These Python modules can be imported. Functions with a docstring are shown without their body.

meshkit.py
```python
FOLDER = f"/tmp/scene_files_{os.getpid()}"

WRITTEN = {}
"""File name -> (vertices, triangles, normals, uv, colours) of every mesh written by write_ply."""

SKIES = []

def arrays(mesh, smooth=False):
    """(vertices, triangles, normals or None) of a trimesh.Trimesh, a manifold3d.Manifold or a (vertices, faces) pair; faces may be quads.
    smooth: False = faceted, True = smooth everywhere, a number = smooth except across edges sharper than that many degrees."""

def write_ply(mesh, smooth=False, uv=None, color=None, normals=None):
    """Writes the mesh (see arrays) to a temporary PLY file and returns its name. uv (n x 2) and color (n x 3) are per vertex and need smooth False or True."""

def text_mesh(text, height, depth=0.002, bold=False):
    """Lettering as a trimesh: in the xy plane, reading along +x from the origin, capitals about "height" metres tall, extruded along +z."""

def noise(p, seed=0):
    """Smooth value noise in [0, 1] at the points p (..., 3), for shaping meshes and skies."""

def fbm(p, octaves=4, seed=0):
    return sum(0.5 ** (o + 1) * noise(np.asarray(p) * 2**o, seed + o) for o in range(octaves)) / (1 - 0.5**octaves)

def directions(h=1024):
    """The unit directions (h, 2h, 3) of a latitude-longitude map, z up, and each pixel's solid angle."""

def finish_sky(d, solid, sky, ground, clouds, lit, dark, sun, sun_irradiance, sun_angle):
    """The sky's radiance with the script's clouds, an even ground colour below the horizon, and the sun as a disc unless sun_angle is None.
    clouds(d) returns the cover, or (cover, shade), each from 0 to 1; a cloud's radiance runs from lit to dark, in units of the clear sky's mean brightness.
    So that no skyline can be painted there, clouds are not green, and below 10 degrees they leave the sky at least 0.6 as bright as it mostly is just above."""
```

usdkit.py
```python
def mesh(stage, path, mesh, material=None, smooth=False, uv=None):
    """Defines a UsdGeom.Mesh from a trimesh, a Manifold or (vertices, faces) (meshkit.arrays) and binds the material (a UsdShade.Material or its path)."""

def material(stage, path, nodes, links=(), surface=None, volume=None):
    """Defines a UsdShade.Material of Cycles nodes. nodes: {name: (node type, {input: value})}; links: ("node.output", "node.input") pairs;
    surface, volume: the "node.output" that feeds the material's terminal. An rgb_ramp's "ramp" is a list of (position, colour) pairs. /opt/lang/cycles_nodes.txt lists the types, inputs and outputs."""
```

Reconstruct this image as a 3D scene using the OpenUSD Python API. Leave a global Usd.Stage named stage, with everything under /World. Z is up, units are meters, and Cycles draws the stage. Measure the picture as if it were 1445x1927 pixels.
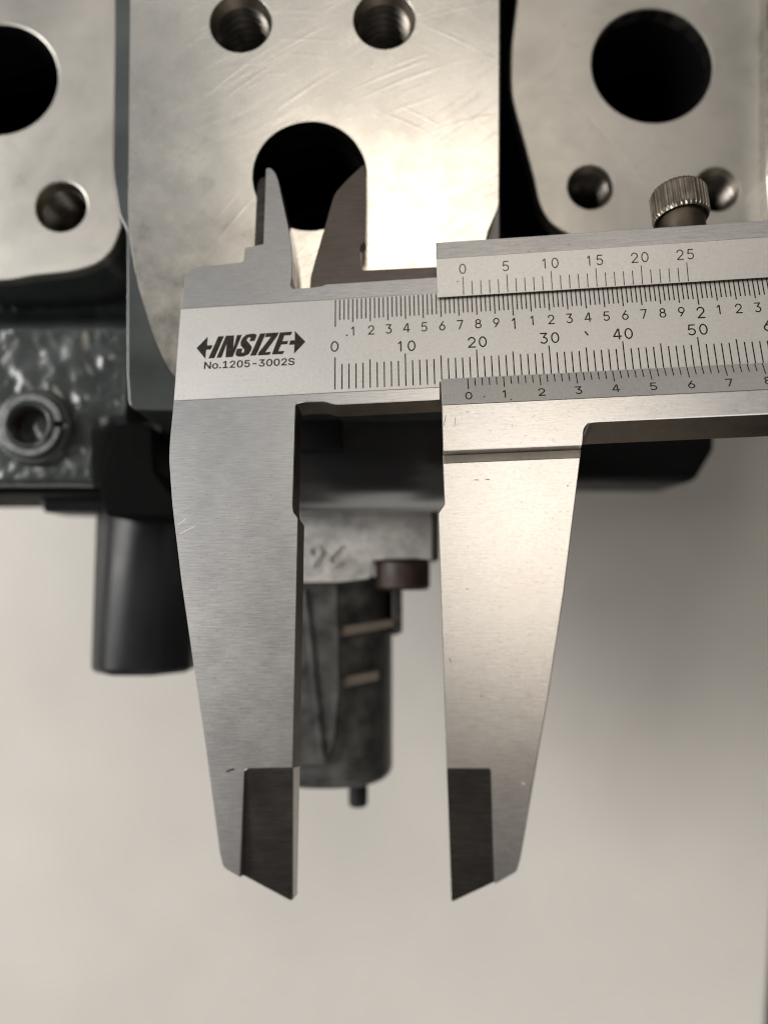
import math, random, numpy as np, trimesh, usdkit, meshkit
from pxr import Usd, UsdGeom, UsdLux, UsdShade, Gf, Sdf
from shapely.geometry import Polygon, LineString, Point, MultiPolygon, box as sbox
from shapely.ops import unary_union

rng = np.random.default_rng(7); random.seed(7)
stage = Usd.Stage.CreateInMemory()
UsdGeom.SetStageUpAxis(stage, 'Z'); UsdGeom.SetStageMetersPerUnit(stage, 1.0)
UsdGeom.Xform.Define(stage, '/World'); UsdGeom.Scope.Define(stage, '/World/Looks')
MM = 0.001
# ------------------------------------------------------------------ camera, lamps, exposure
H = 245.0            # camera height over the bench top, mm
F = 1400.0           # focal length in photo pixels
CX, CY = 722.5, 963.5
cam = UsdGeom.Camera.Define(stage, '/World/camera')
cam.AddTranslateOp().Set(Gf.Vec3d(0, 0, H * MM))
FL = 24.0
cam.CreateFocalLengthAttr(FL)
cam.CreateHorizontalApertureAttr(FL * 1445 / F); cam.CreateVerticalApertureAttr(FL * 1927 / F)
cam.CreateClippingRangeAttr(Gf.Vec2f(0.005, 20))
cam.CreateFStopAttr(FL / 3.0); cam.CreateFocusDistanceAttr(0.1015)
cam.CreateExposureAttr(0.0)

def lamp(name, pos, target, w, h, strength, color):
    l = UsdLux.RectLight.Define(stage, '/World/' + name)
    z = np.array(pos, float) - np.array(target, float); z /= np.linalg.norm(z)
    x = np.cross([0, 1, 0.01], z); x /= np.linalg.norm(x); y = np.cross(z, x)
    m = np.eye(4); m[0, :3], m[1, :3], m[2, :3], m[3, :3] = x, y, z, pos
    l.AddTransformOp().Set(Gf.Matrix4d(*m.ravel().tolist()))
    l.CreateWidthAttr(w); l.CreateHeightAttr(h); l.CreateIntensityAttr(strength); l.CreateColorAttr(Gf.Vec3f(*color))
TGT = (0, 0, 0.12)
lamp('work_lamp', (0.04, 0.52, 1.0), TGT, 0.32, 0.36, 3.7, (1.0, 0.88, 0.74))
lamp('window_panel', (-0.98, 0.24, 0.75), TGT, 0.6, 0.6, 12.5, (1.0, 0.98, 0.955))
lamp('room_panel', (0.35, -1.1, 1.0), TGT, 1.0, 0.7, 2.1, (1.0, 0.95, 0.88))
lamp('upper_fill_panel', (0.1, 1.5, 1.0), TGT, 1.8, 1.0, 0.34, (1.0, 0.94, 0.86))  # unseen fill added to lift the upper brushed strips and inside jaws
lamp('jaw_fill_panel', (-0.15, 0.78, 1.05), TGT, 1.7, 0.42, 0.38, (0.88, 0.94, 1.0))  # unseen cool fill added to brighten the left jaw and port pads
dome = UsdLux.DomeLight.Define(stage, '/World/room_light')
dm = usdkit.material(stage, '/World/Looks/room', {'b': ('background_shader', {'color': (1.0, 0.93, 0.86), 'strength': 0.07})}, surface='b.background')
UsdShade.MaterialBindingAPI.Apply(dome.GetPrim()).Bind(dm)

# ------------------------------------------------------------------ helpers
used = {}
def numbered(path):
    n = used.get(path, 0); used[path] = n + 1
    return path if n == 0 else f'{path}_{n:03d}'

class Thing:
    def __init__(s, path, inv): s.path, s.inv = path, inv
def tag(prim, **kw):
    for k, v in kw.items(): prim.SetCustomDataByKey(k, v)

def thing(name, label, category, matrix):
    p = numbered('/World/' + name); x = UsdGeom.Xform.Define(stage, p)
    m = np.array(matrix, float); mt = m.T.copy(); mt[3, :3] *= MM
    x.AddTransformOp().Set(Gf.Matrix4d(*mt.ravel().tolist()))
    tag(x.GetPrim(), label=label, category=category)
    return p

def part(parent, name, mesh, mat, smooth=False, **kw):
    """mesh in the parent's own frame, millimetres"""
    p = numbered(f'{parent}/{name}')
    v, f, n = meshkit.arrays(mesh, smooth)
    m = usdkit.mesh(stage, p, (v * MM, f), M[mat] if mat else None, smooth=False) if smooth is False else usdkit.mesh(stage, p, trimesh.Trimesh(v * MM, f, process=False), M[mat], smooth=True)
    tag(m.GetPrim(), **kw)
    return p

def orient(ring, ccw=True):
    a = np.asarray(ring, float)[:, :2]
    if np.allclose(a[0], a[-1]): a = a[:-1]
    area = 0.5 * np.sum(a[:, 0] * np.roll(a[:, 1], -1) - np.roll(a[:, 0], -1) * a[:, 1])
    return a if (area > 0) == ccw else a[::-1]

def inset(a, c):
    e = np.roll(a, -1, 0) - a; e /= np.maximum(np.linalg.norm(e, axis=1, keepdims=True), 1e-9)
    n = np.stack([-e[:, 1], e[:, 0]], 1); n0 = np.roll(n, 1, 0)
    b = n + n0; d = np.maximum(1 + np.sum(n * n0, 1, keepdims=True), 0.35)
    return a + c * b / d

def plate(outer, z0, z1, holes=(), c=0.15, seg=1):
    """A slab with bevelled front edges; z1 a number or a function (x, y) -> z."""
    zf = z1 if callable(z1) else (lambda x, y: np.full(len(x), float(z1)))
    rings = [orient(outer)] + [orient(h, False) for h in holes]
    V, Fc, at, capb, capt = [], [], 0, [], []
    for r in rings:
        n = len(r); levels = [(r, None)]
        for k in range(seg + 1):
            t = k / seg * math.pi / 2
            q = inset(r, c * (1 - math.cos(t))) if k else r
            levels.append((q, -c * (1 - math.sin(t))))
        for k, (q, dz) in enumerate(levels):
            z = np.full(n, z0) if dz is None else zf(q[:, 0], q[:, 1]) + dz
            V.append(np.column_stack([q, z]))
        for k in range(len(levels) - 1):
            for i in range(n):
                j = (i + 1) % n
                a, b, d, e = at + k * n + i, at + k * n + j, at + (k + 1) * n + j, at + (k + 1) * n + i
                Fc += [(a, b, d), (a, d, e)]
        capb.append((at, n, r)); capt.append((at + (len(levels) - 1) * n, n, levels[-1][0]))
        at += n * len(levels)
    import mapbox_earcut as me
    def cap(info, up):
        pts = np.vstack([q for _, _, q in info]); ends = np.cumsum([len(q) for _, _, q in info]).astype(np.uint32)
        idx = np.concatenate([np.arange(s, s + n) for s, n, _ in info])
        t = me.triangulate_float64(pts, ends).reshape(-1, 3)
        p = pts[t]; cr = (p[:, 1, 0] - p[:, 0, 0]) * (p[:, 2, 1] - p[:, 0, 1]) - (p[:, 1, 1] - p[:, 0, 1]) * (p[:, 2, 0] - p[:, 0, 0])
        t = np.where(((cr > 0) == up)[:, None], t, t[:, ::-1])
        return [tuple(x) for x in idx[t]]
    Fc += cap(capb, False) + cap(capt, True)
    return trimesh.Trimesh(np.vstack(V), np.array(Fc), process=False)

def lathe(profile, n=64, flip=False):
    """profile [(r, z)], turned about z"""
    p = np.array(profile, float); a = np.linspace(0, 2 * math.pi, n, endpoint=False)
    V = np.stack([np.outer(p[:, 0], np.cos(a)), np.outer(p[:, 0], np.sin(a)), np.repeat(p[:, 1:2], n, 1)], -1).reshape(-1, 3)
    Fc = []
    for k in range(len(p) - 1):
        for i in range(n):
            j = (i + 1) % n; q = (k * n + i, k * n + j, (k + 1) * n + j, (k + 1) * n + i)
            if flip: q = q[::-1]
            Fc += [(q[0], q[1], q[2]), (q[0], q[2], q[3])]
    return trimesh.Trimesh(V, np.array(Fc), process=False)

def moved(m, d=(0, 0, 0), R=None):
    m = m.copy()
    if R is not None: m.apply_transform(R)
    m.apply_translation(d); return m
def cat(ms): return trimesh.util.concatenate(ms)
def circle(x, y, r, n=72): 
    a = np.linspace(0, 2 * math.pi, n, endpoint=False); return np.column_stack([x + r * np.cos(a), y + r * np.sin(a)])
def rounded(pts, r, n=5):
    """Polygon with every corner rounded; r one radius or one per corner."""
    a = np.asarray(pts, float); out = []; N = len(a); r = np.broadcast_to(r, N)
    for i in range(N):
        p, q, s = a[i - 1], a[i], a[(i + 1) % N]
        if r[i] <= 0: out.append(q); continue
        u, v = (p - q) / np.linalg.norm(p - q), (s - q) / np.linalg.norm(s - q)
        d = min(r[i], 0.45 * np.linalg.norm(p - q), 0.45 * np.linalg.norm(s - q))
        for t in np.linspace(0, 1, n): out.append((1 - t) ** 2 * (q + u * d) + 2 * t * (1 - t) * q + t * t * (q + v * d))
    return np.array(out)
def chaikin(pts, k=2):
    a = np.asarray(pts, float)
    for _ in range(k):
        b = np.roll(a, -1, 0); a = np.stack([0.75 * a + 0.25 * b, 0.25 * a + 0.75 * b], 1).reshape(-1, 2)
    return a

# ------------------------------------------------------------------ materials
M = {}
def mat(name, nodes, links, surface='p.BSDF'):
    M[name] = usdkit.material(stage, '/World/Looks/' + name, nodes, links, surface=surface)

def steel(name, color, rough, stretch=(60, 2500, 60), bump=0.25, spread=0.12, stain=0.12, stain_scale=120, fleck=0.0, dist=2e-5, metallic=1.0, lift=(1.0, 0.97, 0.92)):
    """Brushed or ground metal: fine grain stretched along one axis, slow stains, small dark flecks."""
    lo = tuple(c * (1 - stain) for c in color); hi = tuple(min(1, c * (1 + 0.5 * stain) * l) for c, l in zip(color, lift))
    nodes = {
        't': ('texture_coordinate', {}), 'm': ('mapping', {'scale': stretch}),
        'n': ('noise_texture', {'scale': 1.0, 'detail': 4.0, 'roughness': 0.65}),
        'm2': ('mapping', {'scale': tuple(s * 4.3 for s in stretch), 'rotation': (0, 0, 0.04)}),
        'n2': ('noise_texture', {'scale': 1.0, 'detail': 3.0}),
        'add': ('math', {'math_type': 'add'}),
        's': ('noise_texture', {'scale': stain_scale, 'detail': 5.0, 'roughness': 0.6}),
        'cr': ('rgb_ramp', {'ramp': [(0.3, lo), (0.55, color), (0.75, hi)]}),
        'rr': ('map_range', {'from_min': 0.3, 'from_max': 0.7, 'to_min': max(0.03, rough - spread), 'to_max': rough + spread}),
        'sm': ('math', {'math_type': 'multiply_add', 'value2': 0.5, 'value3': 0.0}),
        'sa': ('math', {'math_type': 'multiply_add', 'value2': 0.5}),
        'b': ('bump', {'strength': bump, 'distance': dist}),
        'f': ('noise_texture', {'scale': 2600.0, 'detail': 2.0}),
        'fr': ('rgb_ramp', {'ramp': [(0.0, (1 - fleck,) * 3), (0.30, (1 - fleck,) * 3), (0.36, (1, 1, 1)), (1.0, (1, 1, 1))]}),
        'fm': ('mix_color', {'blend_type': 'multiply', 'fac': 1.0}),
        'gr': ('rgb_ramp', {'ramp': [(0.3, (0.87, 0.87, 0.87)), (0.7, (1.0, 1.0, 1.0))]}),
        'gm': ('mix_color', {'blend_type': 'multiply', 'fac': 1.0}),
        'p': ('principled_bsdf', {'metallic': metallic, 'specular_ior_level': 0.5}),
    }
    links = [('t.object', 'm.vector'), ('m.vector', 'n.vector'), ('t.object', 'm2.vector'), ('m2.vector', 'n2.vector'), ('t.object', 's.vector'), ('t.object', 'f.vector'),
             ('n.fac', 'add.value1'), ('n2.fac', 'add.value2'), ('add.value', 'b.height'), ('s.fac', 'cr.fac'),
             ('s.fac', 'sm.value1'), ('n.fac', 'sa.value1'), ('sm.value', 'sa.value3'), ('sa.value', 'rr.value'), ('rr.result', 'p.roughness'),
             ('f.fac', 'fr.fac'), ('cr.color', 'fm.a'), ('fr.color', 'fm.b'), ('n.fac', 'gr.fac'), ('fm.result', 'gm.a'), ('gr.color', 'gm.b'),
             ('gm.result', 'p.base_color'), ('b.normal', 'p.normal')]
    mat(name, nodes, links)

steel('brushed_steel', (0.59, 0.58, 0.57), 0.30, stretch=(420, 5200, 420), bump=0.36, spread=0.03, stain=0.06, stain_scale=90, fleck=0.25)
steel('edge_steel', (0.46, 0.42, 0.37), 0.42, stretch=(2500, 200, 200), bump=0.3, stain=0.2)
steel('satin_chrome', (0.67, 0.66, 0.64), 0.50, stretch=(2500, 2500, 2500), bump=0.25, spread=0.05, stain=0.05, stain_scale=60, fleck=0.12)
steel('blade_steel', (0.28, 0.255, 0.235), 0.22, stretch=(260, 4000, 260), bump=0.25, spread=.05, stain=0.22, fleck=.2)
steel('shaded_jaw_steel', (0.19, 0.165, 0.145), 0.3, stretch=(300, 3000, 300), bump=0.12, spread=.03, stain=0.12)  # jaw steel with the shade of its recessed position put into the base colour
steel('screw_steel', (0.34, 0.30, 0.25), 0.34, stretch=(600, 600, 600), bump=0.2, stain=0.25, stain_scale=500)
def milled(name, color, rough):
    """Face-milled, handled metal: cloudy sheen, two crossing families of fine scratches, a few oil stains."""
    lo = tuple(c * 0.78 for c in color); hi = tuple(min(1, c * 1.10) for c in color)
    nodes = {'t': ('texture_coordinate', {}), 's': ('noise_texture', {'scale': 42.0, 'detail': 4.0, 'roughness': 0.55}),
             'cr': ('rgb_ramp', {'ramp': [(0.28, lo), (0.5, color), (0.72, hi)]}),
             's2': ('noise_texture', {'scale': 160.0, 'detail': 5.0, 'roughness': 0.7}),
             'sr': ('rgb_ramp', {'ramp': [(0.0, (0.72, 0.68, 0.60)), (0.30, (0.80, 0.77, 0.70)), (0.42, (1, 1, 1)), (1, (1, 1, 1))]}),
             'mm': ('mix_color', {'blend_type': 'multiply', 'fac': 0.4}), 'bs': ('math', {'math_type': 'add'}), 'bs2': ('math', {'math_type': 'add'}),
             'rr': ('map_range', {'from_min': 0.3, 'from_max': 0.7, 'to_min': rough - 0.05, 'to_max': rough + 0.05}),
             'b': ('bump', {'strength': 0.33, 'distance': 2.2e-5}), 'f': ('noise_texture', {'scale': 1500.0, 'detail': 3.0}), 'fs': ('math', {'math_type': 'multiply', 'value2': 0.25}),
             'p': ('principled_bsdf', {'metallic': 1.0})}
    links = [('t.object', 's.vector'), ('t.object', 's2.vector'), ('t.object', 'f.vector'), ('s.fac', 'cr.fac'), ('s2.fac', 'sr.fac'), ('cr.color', 'mm.a'), ('sr.color', 'mm.b'), ('mm.result', 'p.base_color'),
             ('s2.fac', 'rr.value'), ('rr.result', 'p.roughness'), ('f.fac', 'fs.value1'), ('b.normal', 'p.normal')]
    for k, (cx, cy, fr, fa) in enumerate([(-0.0147, -0.029, 3600, 2.2), (0.03, -0.05, 3000, 3.4), (-0.10, 0.16, 4200, 7)]):
        nodes[f'm{k}'] = ('mapping', {'location': (-cx, -cy, 0)}); nodes[f'x{k}'] = ('separate_xyz', {}); nodes[f'a{k}'] = ('math', {'math_type': 'arctan2'})
        nodes[f'l{k}'] = ('vector_math', {'math_type': 'length'}); nodes[f'v{k}'] = ('combine_xyz', {}); nodes[f'q{k}'] = ('mapping', {'scale': (fr, fa, 1)})
        nodes[f'n{k}'] = ('noise_texture', {'scale': 1.0, 'detail': 1.5, 'roughness': 0.5})
        nodes[f'r{k}'] = ('rgb_ramp', {'ramp': [(0.0, (0, 0, 0)), (0.62, (0, 0, 0)), (0.72, (1, 1, 1)), (1, (1, 1, 1))]})
        links += [('t.object', f'm{k}.vector'), (f'm{k}.vector', f'x{k}.vector'), (f'm{k}.vector', f'l{k}.vector1'), (f'x{k}.y', f'a{k}.value1'), (f'x{k}.x', f'a{k}.value2'),
                  (f'l{k}.value', f'v{k}.x'), (f'a{k}.value', f'v{k}.y'), (f'v{k}.vector', f'q{k}.vector'), (f'q{k}.vector', f'n{k}.vector'), (f'n{k}.fac', f'r{k}.fac')]
    nodes['c0'] = ('rgb_to_bw', {}); nodes['c1'] = ('rgb_to_bw', {}); nodes['c2'] = ('rgb_to_bw', {})
    links += [(f'r{k}.color', f'c{k}.color') for k in range(3)]
    nodes['bs3'] = ('math', {'math_type': 'add'})
    links += [('c0.val', 'bs.value1'), ('c1.val', 'bs.value2'), ('bs.value', 'bs2.value1'), ('c2.val', 'bs2.value2'), ('bs2.value', 'bs3.value1'), ('fs.value', 'bs3.value2'), ('bs3.value', 'b.height')]
    mat(name, nodes, links)
milled('milled_steel', (0.60, 0.58, 0.535), 0.27)
milled('milled_matte', (0.53, 0.51, 0.47), 0.42)
steel('cast_aluminium', (0.62, 0.61, 0.59), 0.45, stretch=(500, 500, 500), bump=0.5, stain=0.25, stain_scale=250, dist=8e-5, metallic=0.6)
steel('countersink_steel', (0.30, 0.265, 0.22), 0.42, stretch=(400, 400, 400), bump=0.2, stain=0.3)
steel('oxide_shade_edge', (0.13, 0.105, 0.08), 0.5, stretch=(1500, 300, 300), bump=0.3, stain=0.35, stain_scale=300)  # oxide on real edges; its dark tone also paints the vernier gap shade
steel('worn_bright', (0.80, 0.78, 0.74), 0.5, stretch=(400, 400, 400), bump=0.1)
steel('ring_steel', (0.20, 0.205, 0.205), 0.36, stretch=(500, 500, 500), bump=0.2, stain=0.3, metallic=0.8)
steel('thread_steel', (0.15, 0.137, 0.12), 0.3, stretch=(400, 400, 400), bump=0.2, stain=0.3)

def plain(name, color, rough, bump=0.0, scale=800, dist=5e-5, vary=0.25, coat=0.0, metallic=0.0, stain_scale=90, spec=0.5):
    lo = tuple(c * (1 - vary) for c in color); hi = tuple(c * (1 + vary) for c in color)
    mat(name, {'t': ('texture_coordinate', {}), 'n': ('noise_texture', {'scale': scale, 'detail': 4.0}), 's': ('noise_texture', {'scale': stain_scale, 'detail': 5.0}),
               'cr': ('rgb_ramp', {'ramp': [(0.3, lo), (0.7, hi)]}), 'b': ('bump', {'strength': bump, 'distance': dist}),
               'rr': ('map_range', {'from_min': 0.3, 'from_max': 0.7, 'to_min': rough * 0.8, 'to_max': rough * 1.2}),
               'p': ('principled_bsdf', {'metallic': metallic, 'coat_weight': coat, 'coat_roughness': 0.22, 'specular_ior_level': spec})},
        [('t.object', 'n.vector'), ('t.object', 's.vector'), ('s.fac', 'cr.fac'), ('cr.color', 'p.base_color'), ('n.fac', 'b.height'), ('b.normal', 'p.normal'), ('s.fac', 'rr.value'), ('rr.result', 'p.roughness')])

plain('slate_paint', (0.045, 0.053, 0.052), 0.25, bump=0.22, scale=150, dist=1.6e-4, coat=0.5)
plain('black_paint', (0.004, 0.004, 0.0045), 0.5, bump=0.2, scale=300, spec=0.2)
plain('black_plastic', (0.012, 0.013, 0.015), 0.42, bump=0.15, scale=900, coat=0.0, spec=0.35)
plain('coil_black', (0.006, 0.006, 0.007), 0.2, bump=0.08, scale=500, coat=0.9, spec=0.8)
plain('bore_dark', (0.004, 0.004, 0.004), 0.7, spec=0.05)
plain('dark_casting', (0.06, 0.058, 0.056), 0.42, bump=0.5, scale=350, dist=2e-4, vary=0.6, stain_scale=260)
plain('rusty_steel', (0.028, 0.014, 0.009), 0.55, bump=0.5, scale=900, vary=0.6, stain_scale=500)
plain('tan_casting', (0.085, 0.068, 0.05), 0.6, bump=0.3, scale=700, vary=0.4)
plain('engraving', (0.026, 0.020, 0.015), 0.6, vary=0.6, spec=0.2, stain_scale=1400)
plain('engraving_light', (0.04, 0.034, 0.028), 0.6, vary=0.3, spec=0.2)
plain('bench_top', (0.75, 0.72, 0.67), 0.36, bump=0.05, scale=300, vary=0.04, stain_scale=22)
plain('floor_paint', (0.05, 0.047, 0.043), 0.6, vary=0.2, stain_scale=3)

# ------------------------------------------------------------------ the bench
def structure(name, mesh, m, **kw):
    p = numbered('/World/' + name); g = usdkit.mesh(stage, p, trimesh.Trimesh(mesh.vertices * MM, mesh.faces, process=False), M[m]); tag(g.GetPrim(), kind='structure', **kw); return p
structure('workbench_top', plate(rounded([(-700, -700), (112, -700), (126.3, -168), (130.3, -104), (150, 640), (-700, 640)], 4), -30, 0, c=1.5, seg=3), 'bench_top', label='pale grey workbench top far below the caliper, out of focus', category='workbench')
structure('floor', plate([(-2500, -2500), (2500, -2500), (2500, 2500), (-2500, 2500)], -900, -850, c=1), 'floor_paint', label='dark floor beyond the right edge of the workbench', category='floor')

# ------------------------------------------------------------------ the hydraulic pump under the caliper
BASE = np.array([0.0, 54.0, 0.0]); PZ = H - 119.5; TILT = math.radians(-5)     # the pump leans a little, its top edge lower
PRX = np.array([[1, 0, 0], [0, math.cos(TILT), -math.sin(TILT)], [0, math.sin(TILT), math.cos(TILT)]])
pump = thing('hydraulic_pump', 'painted hydraulic pump with machined port faces, lying behind the caliper on the bench', 'pump',
             np.vstack([np.column_stack([PRX, BASE - PRX @ [0, 0, PZ] + [0, 0, PZ]]), [0, 0, 0, 1]]))
def at(px, py, Z):          # line of sight through a photo pixel, met with the pump's own level z = H - Z
    n = PRX[:, 2]; o = BASE + [0, 0, PZ]; d = np.array([(px - CX) / F, (CY - py) / F, -1.0]); e = np.array([0, 0, H])
    lam = (n @ (o - e) + (H - Z - PZ)) / (n @ d)
    return (PRX.T @ (e + lam * d - o))[:2]
def ats(pts, Z): return np.array([at(x, y, Z) for x, y in pts])

def bore(parent, name, c, r, top, depth, mat_, step=None):
    prof = [(r, top), (r, top - depth * 0.45)]
    if step: prof += [(r * step, top - depth * 0.45), (r * step, top - depth)]
    else: prof += [(r, top - depth)]
    prof += [(0.01, prof[-1][1])]
    if step: part(parent, 'bore_shoulder', moved(lathe([(r * .97, top - depth * .45 + .1), (r * step + .1, top - depth * .45 + .1)], 60, True), (c[0], c[1], 0)), 'oxide_shade_edge')
    return part(parent, name, moved(lathe(prof, 72, True), (c[0], c[1], 0)), mat_, smooth=30)
def threaded(parent, c, r_out, r, top, depth=20, pitch=1.5, cs=1.6):
    """Countersink and thread of a tapped hole as a turned liner."""
    part(parent, 'countersink', moved(lathe([(r_out, top - 0.02), (r + .05, top - cs), (r - .02, top - cs - .05)], 56, True), (c[0], c[1], 0)), 'countersink_steel', smooth=25)
    prof = [(r, top - cs)]; z = top - cs
    while z > top - depth:
        prof += [(r, z - 0.1 * pitch), (r * 1.2, z - 0.5 * pitch), (r * 1.2, z - 0.6 * pitch), (r, z - pitch)]; z -= pitch
    part(parent, 'hole_floor', moved(lathe([(r * 1.25, z + 9), (0.01, z + 9)], 40, True), (c[0], c[1], 0)), 'bore_dark')
    part(parent, 'tapped_hole', moved(lathe(prof, 56, True), (c[0], c[1], 0)), 'thread_steel', smooth=25)

# main port block: machined pad on a painted body
ZM = 119.5; zt = H - ZM
pad = [(246, -420), (245, 0), (241, 400), (244, 455), (262, 545), (289, 632), (314, 690), (345, 728), (420, 738), (880, 738), (905, 560), (915, 440), (936, 392), (938, 380), (939, 0), (940, -420)]
padp = rounded(ats(pad, ZM), [1, 1, 3, 3, 3, 3, 2, 3, 3, 3, 3, 1.2, .4, .4, 1, 1], 4)
PC, PR = at(583, 330, ZM), 9.2
holes_m = [(at(453, 43, ZM), 5.1, 4.25), (at(723, 37, ZM), 5.1, 4.25)]
mp = part(pump, 'main_port_pad', plate(padp, zt - 4.5, zt, [circle(*PC, PR)] + [circle(*c, ro) for c, ro, ri in holes_m], c=0.05, seg=1), 'milled_steel', label='bright machined centre pad whose port the caliper measures')
bore(mp, 'port_bore', PC, PR, zt - 0.26, 60, 'bore_dark', 0.8)
for c, ro, ri in holes_m: threaded(mp, c, ro, ri, zt - 0.26)
ZB = ZM + 4.5
body = [(216, -440), (216, 60), (213, 330), (224, 405), (239, 432), (239, 700), (243, 770), (300, 772), (560, 775), (880, 770), (940, 700), (942, -440)]
part(pump, 'main_port_body', plate(rounded(ats(body, ZB), [1, 1, 2, 1, 1, 1, 1.5, 1, 1, 2, 2, 1], 4), H - 165, H - ZB, [circle(*PC, PR + .4)] + [circle(*c, 5.3) for c, _, _ in holes_m], c=0.2, seg=2), 'slate_paint')

# left port block
ZL = 131.0; zl = H - ZL
lp = [(-420, -420), (218, -420), (218, 60), (214, 330), (229, 424), (212, 470), (186, 495), (140, 510), (60, 518), (20, 527), (-420, 527)]
LC = at(0, 148, ZL); LH = at(115, 388, ZL)
lpad = part(pump, 'left_port_pad', plate(rounded(ats(lp, ZL), [1, 1, 4, 4, .6, 2, 2.5, 3, 4, 2, 1], 4), zl - 2.5, zl, [circle(*LC, 10.4), circle(*LH, 4.55)], c=0.25, seg=2), 'milled_matte', label='machined pad with a large port and a tapped hole at the left')
bore(lpad, 'port_bore', LC, 10.4, zl - .26, 60, 'bore_dark'); threaded(lpad, LH, 4.55, 3.95, zl - .26)
part(pump, 'left_port_body', plate(rounded(ats([(-420, -420), (220, -420), (220, 60), (216, 330), (228, 420), (211, 468), (186, 492), (140, 507), (20, 522), (-420, 524)], ZL), 2, 4), H - 160, zl - 2.5, [circle(*LC, 10.6), circle(*LH, 4.8)], c=0.5, seg=2), 'slate_paint')

# right port block
ZR = 130.0; zr = H - ZR
rp = [(985, -420), (975, -20), (961, 90), (961, 180), (985, 265), (1004, 335), (1014, 385), (1034, 420), (1075, 445), (1130, 460), (1400, 462), (1432, 440), (1438, 400), (1440, -420)]
RC = at(1227, 122, ZR); RH = [at(1111, 352, ZR), at(1349, 356, ZR)]
rpad = part(pump, 'right_port_pad', plate(rounded(ats(rp, ZR), [1, 2, 3, 3, 4, 4, 2, 3, 4, 3, 3, 3, 3, 1], 4), zr - 3, zr, [circle(*RC, 10.75)] + [circle(*c, 3.95) for c in RH], c=0.25, seg=2), 'milled_matte', label='machined pad with a large port and two tapped holes at the right')
bore(rpad, 'port_bore', RC, 10.75, zr - .26, 60, 'bore_dark')
for c in RH: threaded(rpad, c, 3.95, 3.4, zr - .26, cs=0.9)
part(pump, 'right_port_body', plate(rounded(ats([(988, -420), (978, -20), (965, 90), (965, 180), (988, 265), (1008, 335), (1020, 390), (1040, 425), (1080, 450), (1400, 465), (1434, 440), (1437, -420)], ZR), 2, 4), H - 165, zr - 3, [circle(*RC, 10.95)] + [circle(*c, 4.2) for c in RH], c=0.5, seg=2), 'black_paint')
part(pump, 'far_port_pad', plate(ats([(1446, -420), (1444, 330), (1452, 420), (1900, 430), (1900, -420)], 127), H - 165, H - 127, c=0.3), 'milled_steel')

# cast housing behind the blocks
part(pump, 'rear_housing', plate(rounded(ats([(-330, -420), (1800, -420), (1800, 640), (1345, 700), (1345, 845), (1312, 900), (1296, 908), (860, 905), (840, 700), (560, 560), (-330, 540)], 158), .8, 4), 70, H - 158, [circle(*PC, PR + .6), circle(*LC, 10.8), circle(*RC, 11.1)], c=1.0, seg=2), 'black_paint')

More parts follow.
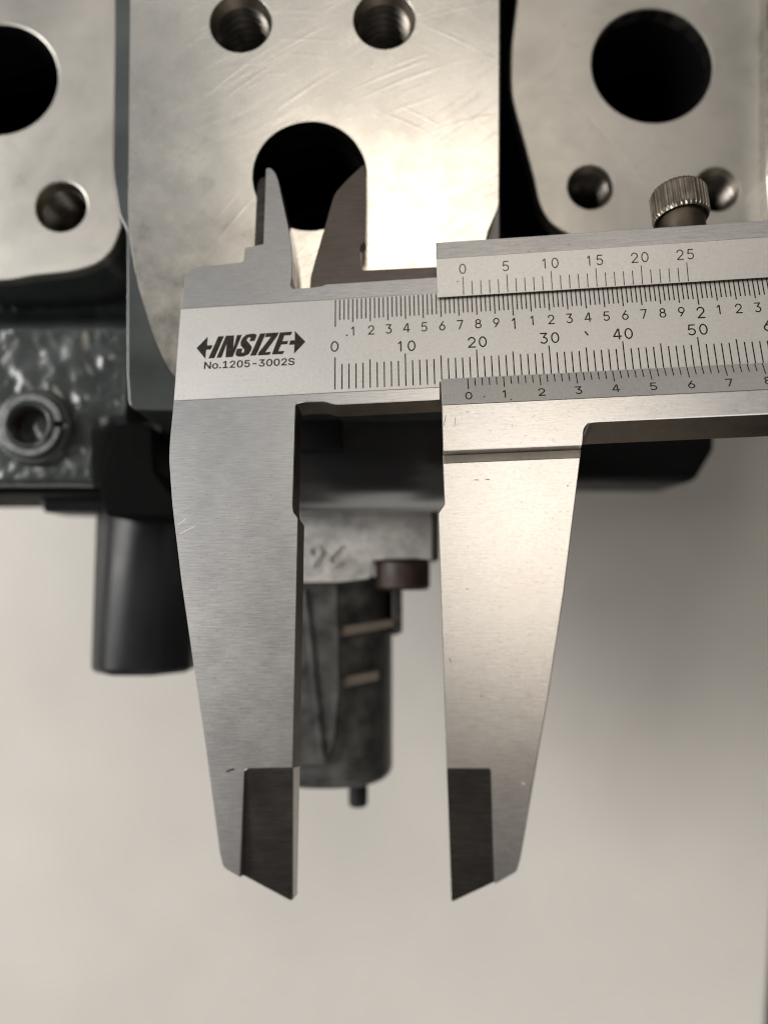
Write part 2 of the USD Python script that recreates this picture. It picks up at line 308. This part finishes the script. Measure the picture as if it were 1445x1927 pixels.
# rough painted left casting: a height field with cast relief
def field(x0, x1, y0, y1, nx, ny, fn, zb):
    xs, ys = np.linspace(x0, x1, nx), np.linspace(y0, y1, ny); X, Y = np.meshgrid(xs, ys)
    top = np.column_stack([X.ravel(), Y.ravel(), fn(X, Y).ravel()]); bot = top.copy(); bot[:, 2] = zb
    i = np.arange(nx * ny).reshape(ny, nx); a, b, c, d = i[:-1, :-1].ravel(), i[:-1, 1:].ravel(), i[1:, 1:].ravel(), i[1:, :-1].ravel()
    Fc = [np.stack([a, b, c], 1), np.stack([a, c, d], 1)]; n = nx * ny
    Fc += [np.stack([a, c, b], 1) + n, np.stack([a, d, c], 1) + n]
    per = np.concatenate([i[0, :], i[1:, -1], i[-1, -2::-1], i[-2:0:-1, 0]]); nxt = np.roll(per, -1)
    Fc += [np.stack([per, per + n, nxt + n], 1), np.stack([per, nxt + n, nxt], 1)]
    return trimesh.Trimesh(np.vstack([top, bot]), np.vstack(Fc), process=False)
ZC = 138.0
def relief(X, Y):
    w = np.stack([X, Y, 0 * X + H - ZC - PZ], -1) @ PRX.T + BASE + [0, 0, PZ]
    gy = CY - w[..., 1] * F / (H - w[..., 2]); gx = CX + w[..., 0] * F / (H - w[..., 2])
    z = np.full(X.shape, H - ZC)
    t = np.clip((622 - gy) / 70, 0, 1); z -= 9 * t * t * (3 - 2 * t)
    t = np.clip((gy - 900) / 18, 0, 1); z -= 2.5 * t ** 2
    t = np.clip((gx - 170) / 40, 0, 1) * np.clip((gy - 780) / 40, 0, 1); z -= 5 * t
    P = np.stack([.83 * X + .56 * Y, .83 * Y - .56 * X, .37 * X + .21 * Y], -1)
    lump = meshkit.fbm(P * 0.25, 2, 3); pit = np.clip(meshkit.noise(P * np.array([.42, .5, 1]) + 9, 5) - 0.52, 0, 1) * 2.2
    pit2 = np.clip(meshkit.noise(P * 0.7 + 31, 8) - 0.62, 0, 1) * 2.4
    calm = 1 - 0.85 * np.exp(-((gx - 90) / 75) ** 2 - ((gy - 675) / 45) ** 2)
    return z + 0.9 * (lump - 0.5) + calm * (0.15 * pit + 0.08 * pit2)
a0, a1 = at(-260, 915, ZC), at(246, 500, ZC)
cast = part(pump, 'painted_casting', field(a0[0], a1[0], a0[1], a1[1], 150, 130, relief, H - 170), 'slate_paint', smooth=True, label='rough slate painted casting with glossy bumps at the left')
part(cast, 'dark_cover_strip', plate(ats([(-260, 912), (206, 912), (200, 928), (-260, 930)], 141), H - 168, H - 141, c=.3), 'bore_dark')  # dark strip added over the bottom face to cancel its pale bench reflection
bc = at(50, 797, 134)
part(cast, 'round_boss', moved(lathe([(7.4, H - 141), (7.0, H - 137), (6.6, H - 136.1), (5.9, H - 136), (5.5, H - 136.2), (4.6, H - 136.3), (4.3, H - 134.6), (3.9, H - 134.3), (3.5, H - 134.5), (3.15, H - 135.4), (3.15, H - 137)], 64), (bc[0], bc[1], 0)), 'slate_paint', smooth=35)
arc = np.linspace(.10, 2 * math.pi - .06, 60)
part(cast, 'split_ring', plate(np.vstack([np.column_stack([bc[0] + 5.75 * np.cos(arc), bc[1] + 5.75 * np.sin(arc)]), np.column_stack([bc[0] + 4.15 * np.cos(arc[::-1]), bc[1] + 4.15 * np.sin(arc[::-1])])]), H - 136.5, H - 134.9, c=.3, seg=2), 'ring_steel')
part(cast, 'hole_liner', moved(lathe([(3.1, H - 135.5), (3.1, H - 149.8), (0.01, H - 149.8)], 40, True), (bc[0], bc[1], 0)), 'rusty_steel', smooth=30)
# step, mount and bracket under the casting
part(pump, 'mounting_lug', plate(rounded(ats([(215, 798), (286, 800), (291, 888), (328, 934), (360, 948), (360, 972), (200, 972), (185, 915), (200, 850)], 137), .8, 4), 60, H - 137, c=.5, seg=2), 'bore_dark')
part(pump, 'bracket', plate(rounded(ats([(68, 922), (80, 964), (345, 968), (345, 912), (60, 905)], 152), .6, 4), H - 162, H - 152, c=.8, seg=2), 'black_plastic', label='black flat bracket above the black cylinder')
part(pump, 'step_block', plate(ats([(244, 770), (300, 772), (303, 842), (345, 842), (560, 850), (560, 760)], 146), H - 160, H - 146, c=.4), 'black_paint')
# black cylinder, axis along -y
def barrel(px0, px1, py_top, py_bot, Z, rim=1.5, n=48, sq=2.6, ph=0.0):
    (x0, y1), (x1, _), (_, y0) = at(px0, py_top, Z), at(px1, py_top, Z), at(px0, py_bot, Z)
    r = (x1 - x0) / 2 / (math.cos(ph) if n < 12 else 1); prof = [(r, y1)] + [(r - rim * (1 - math.cos(t)), y0 + rim * (1 - math.sin(t))) for t in np.linspace(0, math.pi / 2, 6)] + [(.01, y0)]
    p = np.array(prof); a = ph + np.linspace(0, 2 * math.pi, n, endpoint=False)
    k = (np.abs(np.cos(a)) ** sq + np.abs(np.sin(a)) ** sq) ** (-1 / sq); V = []
    for rr, y in p: V.append(np.column_stack([(x0 + x1) / 2 + rr * k * np.cos(a), np.full(n, y), H - Z + rr * k * np.sin(a)]))
    V = np.vstack(V); Fc = []
    for q in range(len(p) - 1):
        for i in range(n):
            j = (i + 1) % n; Fc += [(q * n + i, q * n + j, (q + 1) * n + j), (q * n + i, (q + 1) * n + j, (q + 1) * n + i)]
    return trimesh.Trimesh(V, np.array(Fc), process=False)
part(pump, 'black_cylinder', barrel(196, 372, 955, 1262, 158, rim=1.4, n=8, sq=2.0, ph=math.pi / 8), 'black_plastic', smooth=35, label='matte black cylinder hanging below the bracket at the left')

# solenoid housing seen between the jaws
ZS = 132.0
x0, yt = at(556, 745, ZS); x1, yb = at(836, 868, ZS)
prof = [(yt, H - ZS), (yb, H - ZS)]
for t in np.linspace(0, 1, 14)[1:]: prof.append((yb - 13.7 * math.sin(t * .66), H - ZS - 13.7 * (1 - math.cos(t * .66))))
prof += [(prof[-1][0], H - 160), (yt, H - 160)]
pr = Polygon(prof); coil = trimesh.creation.extrude_polygon(pr, x1 - x0 + 6, engine='earcut')
coil.vertices = np.column_stack([x0 - 5 + coil.vertices[:, 2], coil.vertices[:, 0], coil.vertices[:, 1]]); coil.fix_normals()
part(pump, 'solenoid_housing', coil, 'coil_black', smooth=30, label='glossy black rounded housing showing between the jaws')
part(pump, 'housing_step', plate(ats([(500, 770), (642, 772), (645, 846), (500, 848)], 130.5), H - 134, H - 130.5, c=.3), 'black_paint')
# cast valve block with raised mark, bolt head and ribbed barrel
ZV = 143.0
vb = part(pump, 'valve_block', plate(rounded(ats([(480, 962), (808, 962), (814, 975), (814, 1052), (702, 1054), (700, 1088), (640, 1096), (480, 1098)], ZV), [0, .8, .8, .4, .4, 1, 1, 0], 4), H - 165, H - ZV, c=.35, seg=2), 'cast_aluminium', label='grey cast valve block with a raised mark between the jaws')
part(pump, 'valve_flange', plate(rounded(ats([(470, 957), (826, 955), (826, 1056), (470, 1060)], ZV + 3), .6, 3), H - 170, H - ZV - 3, c=.4), 'dark_casting')

GL = {
 '0': [[(.5 + .42 * math.cos(t), .5 + .5 * math.sin(t)) for t in np.linspace(0, 2 * math.pi, 25)]],
 '1': [[(.22, .80), (.52, 1.0), (.52, 0)]],
 '2': [[(.5 + .40 * math.cos(t), .70 + .30 * math.sin(t)) for t in np.linspace(math.pi * .95, -.55, 12)] + [(.10, 0.0), (.92, 0.0)]],
 '3': [[(.12, 1.0), (.85, 1.0), (.45, .60)] + [(.46 + .42 * math.cos(t), .29 + .30 * math.sin(t)) for t in np.linspace(1.5, -2.5, 14)]],
 '4': [[(.72, 0), (.72, 1.0), (.62, 1.0), (.05, .27), (.98, .27)]],
 '5': [[(.85, 1.0), (.24, 1.0), (.14, .54)] + [(.46 + .42 * math.cos(t), .31 + .31 * math.sin(t)) for t in np.linspace(2.2, -2.5, 14)]],
 '6': [[(.68, 1.0), (.16, .45)] + [(.5 + .40 * math.cos(t), .30 + .30 * math.sin(t)) for t in np.linspace(2.6, 2.6 - 2 * math.pi, 22)]],
 '7': [[(.08, 1.0), (.90, 1.0), (.34, 0)]],
 '8': [[(.5 + .33 * math.cos(t), .76 + .24 * math.sin(t)) for t in np.linspace(0, 2 * math.pi, 18)], [(.5 + .41 * math.cos(t), .27 + .27 * math.sin(t)) for t in np.linspace(0, 2 * math.pi, 20)]],
 '9': [[(.32, 0), (.84, .55)] + [(.5 + .40 * math.cos(t), .70 + .30 * math.sin(t)) for t in np.linspace(-.5, -.5 + 2 * math.pi, 22)]],
}
def glyphs(text, h, w, gap, sw):
    """Single-stroke engraved figures as a shapely shape centred on x = 0, base at y = 0."""
    L = len(text) * w + (len(text) - 1) * gap; out = []
    for k, ch in enumerate(text):
        for st in GL[ch]:
            out.append(LineString([(-L / 2 + k * (w + gap) + x * w, y * h) for x, y in st]).buffer(sw / 2, quad_segs=3))
    return unary_union(out)
def shape_mesh(shape, z0, z1):
    return cat([trimesh.creation.extrude_polygon(g, z1 - z0, engine='earcut') for g in getattr(shape, 'geoms', [shape]) if g.area > 1e-6]).apply_translation((0, 0, z0))
mk = shape_mesh(glyphs('26', 3.6, 2.5, 1.1, .55), 0, .45)
mk.apply_transform(trimesh.transformations.rotation_matrix(math.pi, (0, 0, 1)))
c = at(610, 1028, ZV); part(vb, 'raised_mark', moved(mk, (c[0], c[1], H - ZV + .25)), 'cast_aluminium')
# bolt head: short cylinder, axis along y
(bx0, by1), (bx1, by0) = at(706, 1056, 141), at(812, 1111, 141); br = (bx1 - bx0) / 2
prof = [(.01, 0), (br - .3, 0), (br, -.3), (br, -(by1 - by0) + .6), (br - .6, -(by1 - by0)), (br * .55, -(by1 - by0)), (br * .5, -(by1 - by0) + 2), (.01, -(by1 - by0) + 2)]
bolt = lathe(prof, 40, True); bolt.apply_transform(trimesh.transformations.rotation_matrix(-math.pi / 2, (1, 0, 0)))
bolt.fix_normals()
part(pump, 'bolt_head', moved(bolt, ((bx0 + bx1) / 2, by1, H - 141 - br)), 'rusty_steel', smooth=30, label='rusty brown bolt head at the corner of the valve block')
part(pump, 'valve_barrel', barrel(505, 738, 1085, 1456, 160, rim=2.0, sq=2.3), 'dark_casting', smooth=40, label='dark grey barrel ending in a thin pin')
def rib(pts, Z, d, m, **k): part(pump, 'rib', plate(rounded(ats(pts, Z), .3, 3), H - Z - d, H - Z, c=.25, seg=2), m, **k)
rib([(480, 1096), (634, 1096), (640, 1290), (628, 1400), (610, 1440), (480, 1440)], 145, 12, 'dark_casting')
rib([(738, 1100), (757, 1100), (757, 1190), (745, 1196), (738, 1196)], 152, 10, 'dark_casting')
rib([(638, 1180), (742, 1166), (742, 1180), (636, 1200)], 146, 11, 'tan_casting', label='upper tan edged rib across the barrel')
rib([(640, 1276), (714, 1264), (714, 1280), (636, 1298)], 146, 11, 'tan_casting', label='lower tan edged rib across the barrel')
rib([(568, 1110), (578, 1108), (612, 1430), (600, 1430)], 144.4, 2, 'dark_casting')
part(pump, 'end_pin', barrel(656, 692, 1440, 1518, 160, rim=.8, n=24, sq=2.0), 'black_plastic', smooth=40)
# lower housing on the bench
part(pump, 'lower_housing', plate(rounded(ats([(-300, -300), (1700, -300), (1700, 500), (1250, 740), (300, 740), (-300, 600)], 200), 4, 4), 0, 72, c=2), 'black_paint')

# ------------------------------------------------------------------ the vernier caliper (own frame: X along the scale, Y up, Z out of its face)
R = np.array([[0.995692, -0.012293, -0.091899], [0.037508, 0.959851, 0.277991], [0.084792, -0.280241, 0.956177]])
t = np.array([-6.8967, 17.1941, H - 104.4640])
CM = np.eye(4); CM[:3, :3] = R; CM[:3, 3] = t
cal = thing('vernier_caliper', 'steel vernier caliper opened to 18.6 mm, lying across the pump ports', 'caliper', CM)
tc = np.array([t[0], t[1], t[2] - H])
def K(px, py, z=0.0):       # where the line of sight through a photo pixel meets the caliper's plane Z = z
    d = np.array([(px - CX) / F, -(py - CY) / F, -1.0]); n = R[:, 2]
    lam = n @ (tc + z * n) / (n @ d); return (R.T @ (lam * d - tc))[:2]

TH = 4.2
# fixed side: inside jaw above, beam with the scales, outside jaw below
YT, YB = 14.45, -0.42
up = [(-23.2, YT), (-22.84, 19.94), (-22.7, 20.4), (-21.45, 21.5), (-14.4, 21.8), (-14.0, 22.1), (-13.85, 24.3), (-13.2, 24.42), (-11.05, 24.75), (-11.1, 38.6), (-10.47, 38.6), (-9.7, 37.8), (-9.14, 36.3), (-7.1, 26.6), (-6.72, 23.9), (-6.57, 22.2), (-6.57, 18.5), (-6.72, 17.2), (-6.4, 16.7), (-3.8, 16.66), (-1.8, 16.86), (-1.53, 17.06), (150, 17.1), (150, YT)]
fij = part(cal, 'fixed_inside_jaw', plate(rounded(up, [0, .2, .2, .4, .15, .1, .1, 0, .15, .3, .6, .6, .4, .5, .5, .3, .3, .3, .3, .3, .3, .2, 0, 0], 3), -TH, 0, c=.07, seg=1), 'brushed_steel')
part(fij, 'ground_edge', plate([(-13.2, 24.45), (-11.08, 24.78), (-11.13, 38.62), (-12.5, 38.75), (-13.0, 38.3), (-13.2, 36.5)], -TH, lambda x, y: -1.6 + (x + 11.1) * .5, c=.05), 'blade_steel', label='darker ground relief along the outer edge')
ms = part(cal, 'main_scale', plate([(-23.24, YB), (150, YB), (150, YT), (-23.21, YT)], -TH, 0, c=.05), 'satin_chrome')
low = [(-23.24, YB), (-23.38, -6.2), (-23.34, -9.0), (-23.02, -11.4), (-22.39, -16.0), (-20.32, -27.1), (-18.09, -37.6), (-16.0, -47.35), (-13.54, -59.8), (-13.01, -61.42), (-10.9, -62.5),
       (-10.85, -50.6), (-10.5, -50.34), (-4.86, -50.3), (-4.86, -18.5), (-5.5, -17.7), (-5.62, -16.7), (-5.55, -2.2), (-5.3, -1.8), (-4.3, -1.66), (-1.6, -1.75), (-.1, -2.3), (150, -2.3), (150, YB)]
fj = part(cal, 'fixed_jaw', plate(rounded(low, [0, 1, 1, 1, 1, 0, 0, 0, .4, .4, 0, .1, .1, 0, .2, .3, .3, .3, .3, .3, .4, .4, 0, 0], 4), -TH, 0, c=.09, seg=1), 'brushed_steel')
blade = lambda x, y: -.25 + (y + 50.3) * .09
part(fj, 'jaw_tip', plate(rounded([(-10.84, -50.62), (-10.5, -50.36), (-4.86, -50.32), (-4.86, -65.2), (-5.2, -65.25), (-10.88, -62.52)], [.1, .1, 0, .2, .2, 0], 3), -TH, blade, c=.04), 'blade_steel', label='dark ground blade at the tip of the fixed jaw')
# moving side
sj = [(-4.2, 17.15), (-4.14, 19.74), (-3.63, 22.17), (-2.26, 28.06), (-.87, 34.16), (-.46, 35.16), (1.38, 37.51), (3.83, 40.03), (4.17, 39.8), (4.33, 38.5), (4.27, 31.8), (4.15, 25.4), (3.5, 25.0), (3.38, 23.4), (3.67, 20.7), (3.85, 20.42), (16, 20.15), (16, 17.15)]
part(cal, 'moving_inside_jaw', plate(rounded(sj, [0, .3, .5, 0, .4, .4, .6, .2, .2, .3, 0, .3, .3, .4, .3, .1, 0, 0], 3), -TH, lambda x, y: -1.9 - (y - 17) * .03, c=.07), 'shaded_jaw_steel')
part(cal, 'slider_bridge', plate([(14.85, 19.2), (150, 19.15), (150, 21.95), (14.9, 22.0)], -6.6, 1.3, c=.12), 'brushed_steel', label='upper brushed rail of the slider')
uz = lambda x, y: 1.3 - (19.1 - y) * .14
iv = part(cal, 'inch_vernier', plate([(14.85, 13.4), (150, 13.35), (150, 19.14), (14.86, 19.19)], .25, uz, c=.015), 'satin_chrome')
lz = lambda x, y: 1.3 - (y + 3.75) * .26
mv = part(cal, 'metric_vernier', plate([(14.9, -3.7), (150, -3.95), (150, .42), (14.86, .72)], .02, lz, c=.015), 'satin_chrome')
sb = [(14.78, -10.35), (33.05, -10.4), (33.4, -8.2), (34.0, -7.4), (34.9, -7.25), (150, -7.3), (150, -3.98), (14.9, -3.72)]
part(cal, 'slider_frame', plate(rounded(sb, [.1, .2, .6, .5, .6, 0, 0, 0], 4), -6.8, 1.3, c=.1), 'brushed_steel')
part(cal, 'slider_back', plate([(15.1, -2.4), (150, -2.4), (150, -.9), (15.1, -.9)], -6.6, -TH - .05, c=.05), 'edge_steel')
part(cal, 'jaw_shoulder', plate([(14.72, -11.62), (14.72, -10.36), (33.15, -10.41), (32.88, -11.65)], -TH, lambda x, y: -.5 - .33 * (y + 10.38) , c=.02), 'edge_steel', label='machined groove between the slider and the moving jaw')
rj = [(14.72, -11.62), (32.88, -11.65), (32.6, -13.1), (29.22, -29.95), (26.3, -42.9), (25.06, -47.8), (22.02, -60.2), (21.45, -61.8), (18.92, -63.1), (19.1, -50.92), (18.85, -50.56), (13.86, -50.5), (13.86, -18.6), (14.5, -17.75), (14.72, -17.3)]
mj = part(cal, 'moving_jaw', plate(rounded(rj, [0, 0, .6, 0, 0, 0, .5, .4, 0, .1, .1, 0, .2, .3, .3], 4), -TH, -.05, c=.10), 'brushed_steel')
part(mj, 'jaw_tip', plate(rounded([(18.87, -50.58), (19.12, -50.95), (18.94, -63.12), (14.02, -65.25), (13.86, -65.2), (13.86, -50.52)], [.1, .1, 0, .1, .1, 0], 3), -TH, lambda x, y: blade(x, y) - .05, c=.04), 'blade_steel', label='dark ground blade at the tip of the moving jaw')
def edge_strip(parent, pts, z0, z1, off=.025, name='dark_edge', m='oxide_shade_edge', label=None):
    """A thin dark skin on a side face: oxide on jaw and slider, painted gap shade under the vernier; the metal lies to the left of the path."""
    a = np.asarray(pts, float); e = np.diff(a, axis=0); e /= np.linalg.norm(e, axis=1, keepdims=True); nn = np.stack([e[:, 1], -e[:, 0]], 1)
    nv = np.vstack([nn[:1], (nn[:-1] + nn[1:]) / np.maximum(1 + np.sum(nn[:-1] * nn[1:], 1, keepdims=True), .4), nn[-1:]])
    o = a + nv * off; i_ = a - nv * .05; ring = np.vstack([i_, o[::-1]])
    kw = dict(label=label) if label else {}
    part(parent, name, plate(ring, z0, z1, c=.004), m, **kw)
inner = rounded(low, [0, 1, 1, 1, 1, 0, 0, 0, .4, .4, 0, .1, .1, 0, .2, .3, .3, .3, .3, .3, .4, .4, 0, 0], 4)
k0 = int(np.argmin(np.hypot(inner[:, 0] + 4.86, inner[:, 1] + 50.3))); k1 = int(np.argmin(np.hypot(inner[:, 0] - 150, inner[:, 1] + 2.3)))
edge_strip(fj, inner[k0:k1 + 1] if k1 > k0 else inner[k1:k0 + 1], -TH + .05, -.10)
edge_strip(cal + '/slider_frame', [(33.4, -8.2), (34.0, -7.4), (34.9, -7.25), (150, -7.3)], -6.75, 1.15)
edge_strip(iv, [(14.9, 13.4), (150, 13.35)], .26, .47, off=.015)  # dark line painted for the shadow gap under the vernier edge
# small wear marks on the fixed jaw
def mark(parent, name, p, q, w, m, z=0.0):
    a, b = K(*p, z), K(*q, z); sh = LineString([a, b]).buffer(w / 2, quad_segs=3)
    part(parent, name, shape_mesh(sh, z - .01, z + .008), m)
mark(fj, 'nick', (427, 1452), (440, 1448), .22, 'engraving')
for p, q in (((335, 988), (350, 976)), ((339, 1004), (367, 990))): mark(fj, 'scratch', p, q, .05, 'worn_bright')
for p, q, w in (((893, 903), (901, 903), .1), ((914, 902), (921, 902), .1), ((1067, 914), (1069, 914), .12), ((878, 1108), (881, 1109), .1), ((846, 1240), (848, 1246), .12), ((835, 800), (839, 782), .07), ((855, 803), (857, 785), .06), ((905, 1310), (907, 1311), .14)):
    mark(mj if p[1] > 850 else cal + '/slider_frame', 'nick', p, q, w, 'engraving_light', 0.0 - .045 if p[1] > 850 else 1.3)
mark(mj, 'bright_nick', (983, 1474), (986, 1476), .2, 'worn_bright', -.045)
mark(ms, 'ink_fleck', (1101, 624), (1106, 630), .22, 'engraving'); mark(ms, 'grime', (829, 720), (829.5, 752), .35, 'rusty_steel')
mark(cal + '/moving_inside_jaw', 'rust_stain', (739, 507.5), (742, 514), .3, 'rusty_steel', -2.0)
# lock screw on the slider's upper edge
r_ = 4.05
n = 180; a = np.linspace(0, 2 * math.pi, n, endpoint=False); kn = np.where(np.arange(n) % 5 < 3, 1.0, .95)
V, Fc = [], []
prof = [(2.2, .9, 0), (3.3, .4, 0), (3.7, .0, 0), (3.85, .25, .4), (r_, .6, 1), (r_, 4.3, 1), (3.85, 4.75, .5), (3.2, 5.15, 0), (.01, 5.3, 0)]
for rr, y, k in prof:
    q = rr * (1 - k * (1 - kn)); V.append(np.column_stack([q * np.cos(a), np.full(n, y), q * np.sin(a)]))
for q in range(len(prof) - 1):
    for i in range(n):
        j = (i + 1) % n; Fc += [(q * n + i, (q + 1) * n + j, q * n + j), (q * n + i, (q + 1) * n + i, (q + 1) * n + j)]
knob = trimesh.Trimesh(np.vstack(V), np.array(Fc), process=False)
ls = part(cal, 'lock_screw', moved(knob, (51.1, 25.7, -2.6)), 'screw_steel', smooth=22, label='knurled lock screw on top of the slider')
neck = lathe([(3.2, 0), (3.2, 4.1)], 32); neck.apply_transform(trimesh.transformations.rotation_matrix(-math.pi / 2, (1, 0, 0)))
part(ls, 'screw_neck', moved(neck, (51.1, 21.9, -2.6)), 'oxide_shade_edge', smooth=30)

# graduations and figures, engraved and inked
INK = .012
def ticks(xs, y0, tops, w=.17, slope=None, z=0.0):
    ms_ = []
    for x, y1 in zip(xs, tops):
        m = trimesh.creation.box((w, abs(y1 - y0), .02)); m.apply_translation((x, (y0 + y1) / 2, 0)); ms_.append(m)
    m = cat(ms_); zz = slope(m.vertices[:, 0], m.vertices[:, 1]) if slope else z
    m.vertices[:, 2] += zz + INK - .01; return m
STUFF = dict(kind='stuff')
mm_ = list(range(0, 66)); part(ms, 'millimetre_graduation', ticks(mm_, .02, [5.05 if k % 10 == 0 else 4.42 if k % 5 == 0 else 3.93 for k in mm_]), 'engraving', **STUFF)
inn = [k * .635 for k in range(0, 104)]
part(ms, 'inch_graduation', ticks(inn, 14.3, [9.9 if k == 0 else 10.02 if k % 40 == 0 else 10.5 if k % 4 == 0 else 10.98 for k in range(0, 104)]), 'engraving', **STUFF)
def numeral(parent, text, x, y, h, w, gap, sw, slope=None, m='engraving'):
    g = shape_mesh(glyphs(text, h, w, gap, sw * 1.18), -.008, INK); g.apply_translation((x, y, 0))
    if slope: g.vertices[:, 2] += slope(g.vertices[:, 0], g.vertices[:, 1])
    part(parent, 'numeral', g, m)
numeral(ms, '0', -.08, 6.02, 1.5, 1.15, 0, .17)
for k in range(1, 7): numeral(ms, f'{k}0', 10 * k + .15, 5.45, 1.5, 1.12, .42, .17)
for k in range(1, 25):
    if k % 10: numeral(ms, str(k % 10), k * 2.54 + .1, 8.42, 1.33, .92, 0, .15)
    else: numeral(ms, str(k // 10), k * 2.54 + .1, 8.0, 1.6, 1.1, 0, .17)
def dot(parent, x, y, z=0.0, r=.14):
    part(parent, 'point_mark', trimesh.creation.cylinder(r, .02, sections=12, transform=trimesh.transformations.translation_matrix((x, y, z + INK - .01))), 'engraving')
dot(ms, 1.68, 8.45); dot(ms, -2.1, 2.75, r=.06)
vx = [18.56 + k * 1.2446 for k in range(26)]
part(iv, 'vernier_graduation', ticks(vx, 13.5, [16.25 if k % 5 == 0 else 15.55 for k in range(26)], w=.12, slope=uz), 'engraving_light', **STUFF)
for k in range(0, 26, 5): numeral(iv, str(k), vx[k] - (.1 if k else 0), 16.75, 1.38, 1.0, .42, .13, uz, 'engraving_light')
wx = [18.57 + k * .98 for k in range(51) if 18.57 + k * .98 < 65]
part(mv, 'vernier_graduation', ticks(wx, .55, [-1.25 if k % 5 == 0 else -.75 for k in range(len(wx))], w=.14, slope=lz), 'engraving', **STUFF)
for k in range(0, len(wx), 5): numeral(mv, str(k // 5 % 10), wx[k] + .0, -2.95, 1.12, .95, 0, .15, lz)
dot(mv, 20.65, -2.75, lz(0, -2.75), .13); dot(mv, 24.2, -3.45, lz(0, -3.45), .12); dot(iv, 17.8, 15.6, uz(0, 15.6), .1)
# maker's mark: arrows and slanted block letters
def zoomed(pts): return Polygon([K(360 + x / 6.021, 600 + y / 6.021) for x, y in pts]).buffer(0)
LOGO = [
 [(58,330),(187,200),(180,300),(243,295),(222,345),(170,350),(160,452)],
 [(305,197),(372,192),(262,443),(193,448)],
 [(285,441),(392,190),(485,184),(478,325),(518,182),(575,178),(470,430),(388,435),(399,285),(343,437)],
 [(740,190),(738,176),(715,166),(672,168),(622,178),(582,214),(557,262),(560,302),(600,345),(596,374),(576,386),(570,370),(582,333),(517,338),(501,383),(504,414),(540,428),(598,423),(650,400),(679,352),(684,314),(662,282),(627,242),(640,214),(664,205),(671,222),(658,254),(718,248)],
 [(780,165),(845,160),(735,412),(665,418)],
 [(850,160),(992,152),(975,192),(838,376),(903,372),(888,405),(752,413),(765,377),(902,202),(833,206)],
 [(1005,152),(1143,143),(1128,182),(1055,187),(1033,251),(1101,248),(1085,286),(1018,290),(985,365),(1055,362),(1038,397),(912,403)],
 [(1172,135),(1293,258),(1162,395),(1168,290),(1105,293),(1122,243),(1172,240)]]
for pts in LOGO: part(ms, 'logo_letter', shape_mesh(zoomed(pts), -.008, INK), 'engraving')
tm = meshkit.text_mesh('No.1205-3002S', 1.0, .02, bold=True)
p0, p1 = K(360 + 142 / 6.021, 600 + 566 / 6.021), K(360 + 1170 / 6.021, 600 + 519 / 6.021)
b = tm.bounds; sx = np.linalg.norm(p1 - p0) / (b[1, 0] - b[0, 0]); ang = math.atan2(*(p1 - p0)[::-1])
tm.apply_translation((-b[0, 0], 0, 0)); tm.apply_scale((sx, 1.08, 1)); tm.apply_transform(trimesh.transformations.rotation_matrix(ang, (0, 0, 1)))
part(ms, 'model_number', moved(tm, (p0[0], p0[1], -.008)), 'engraving')
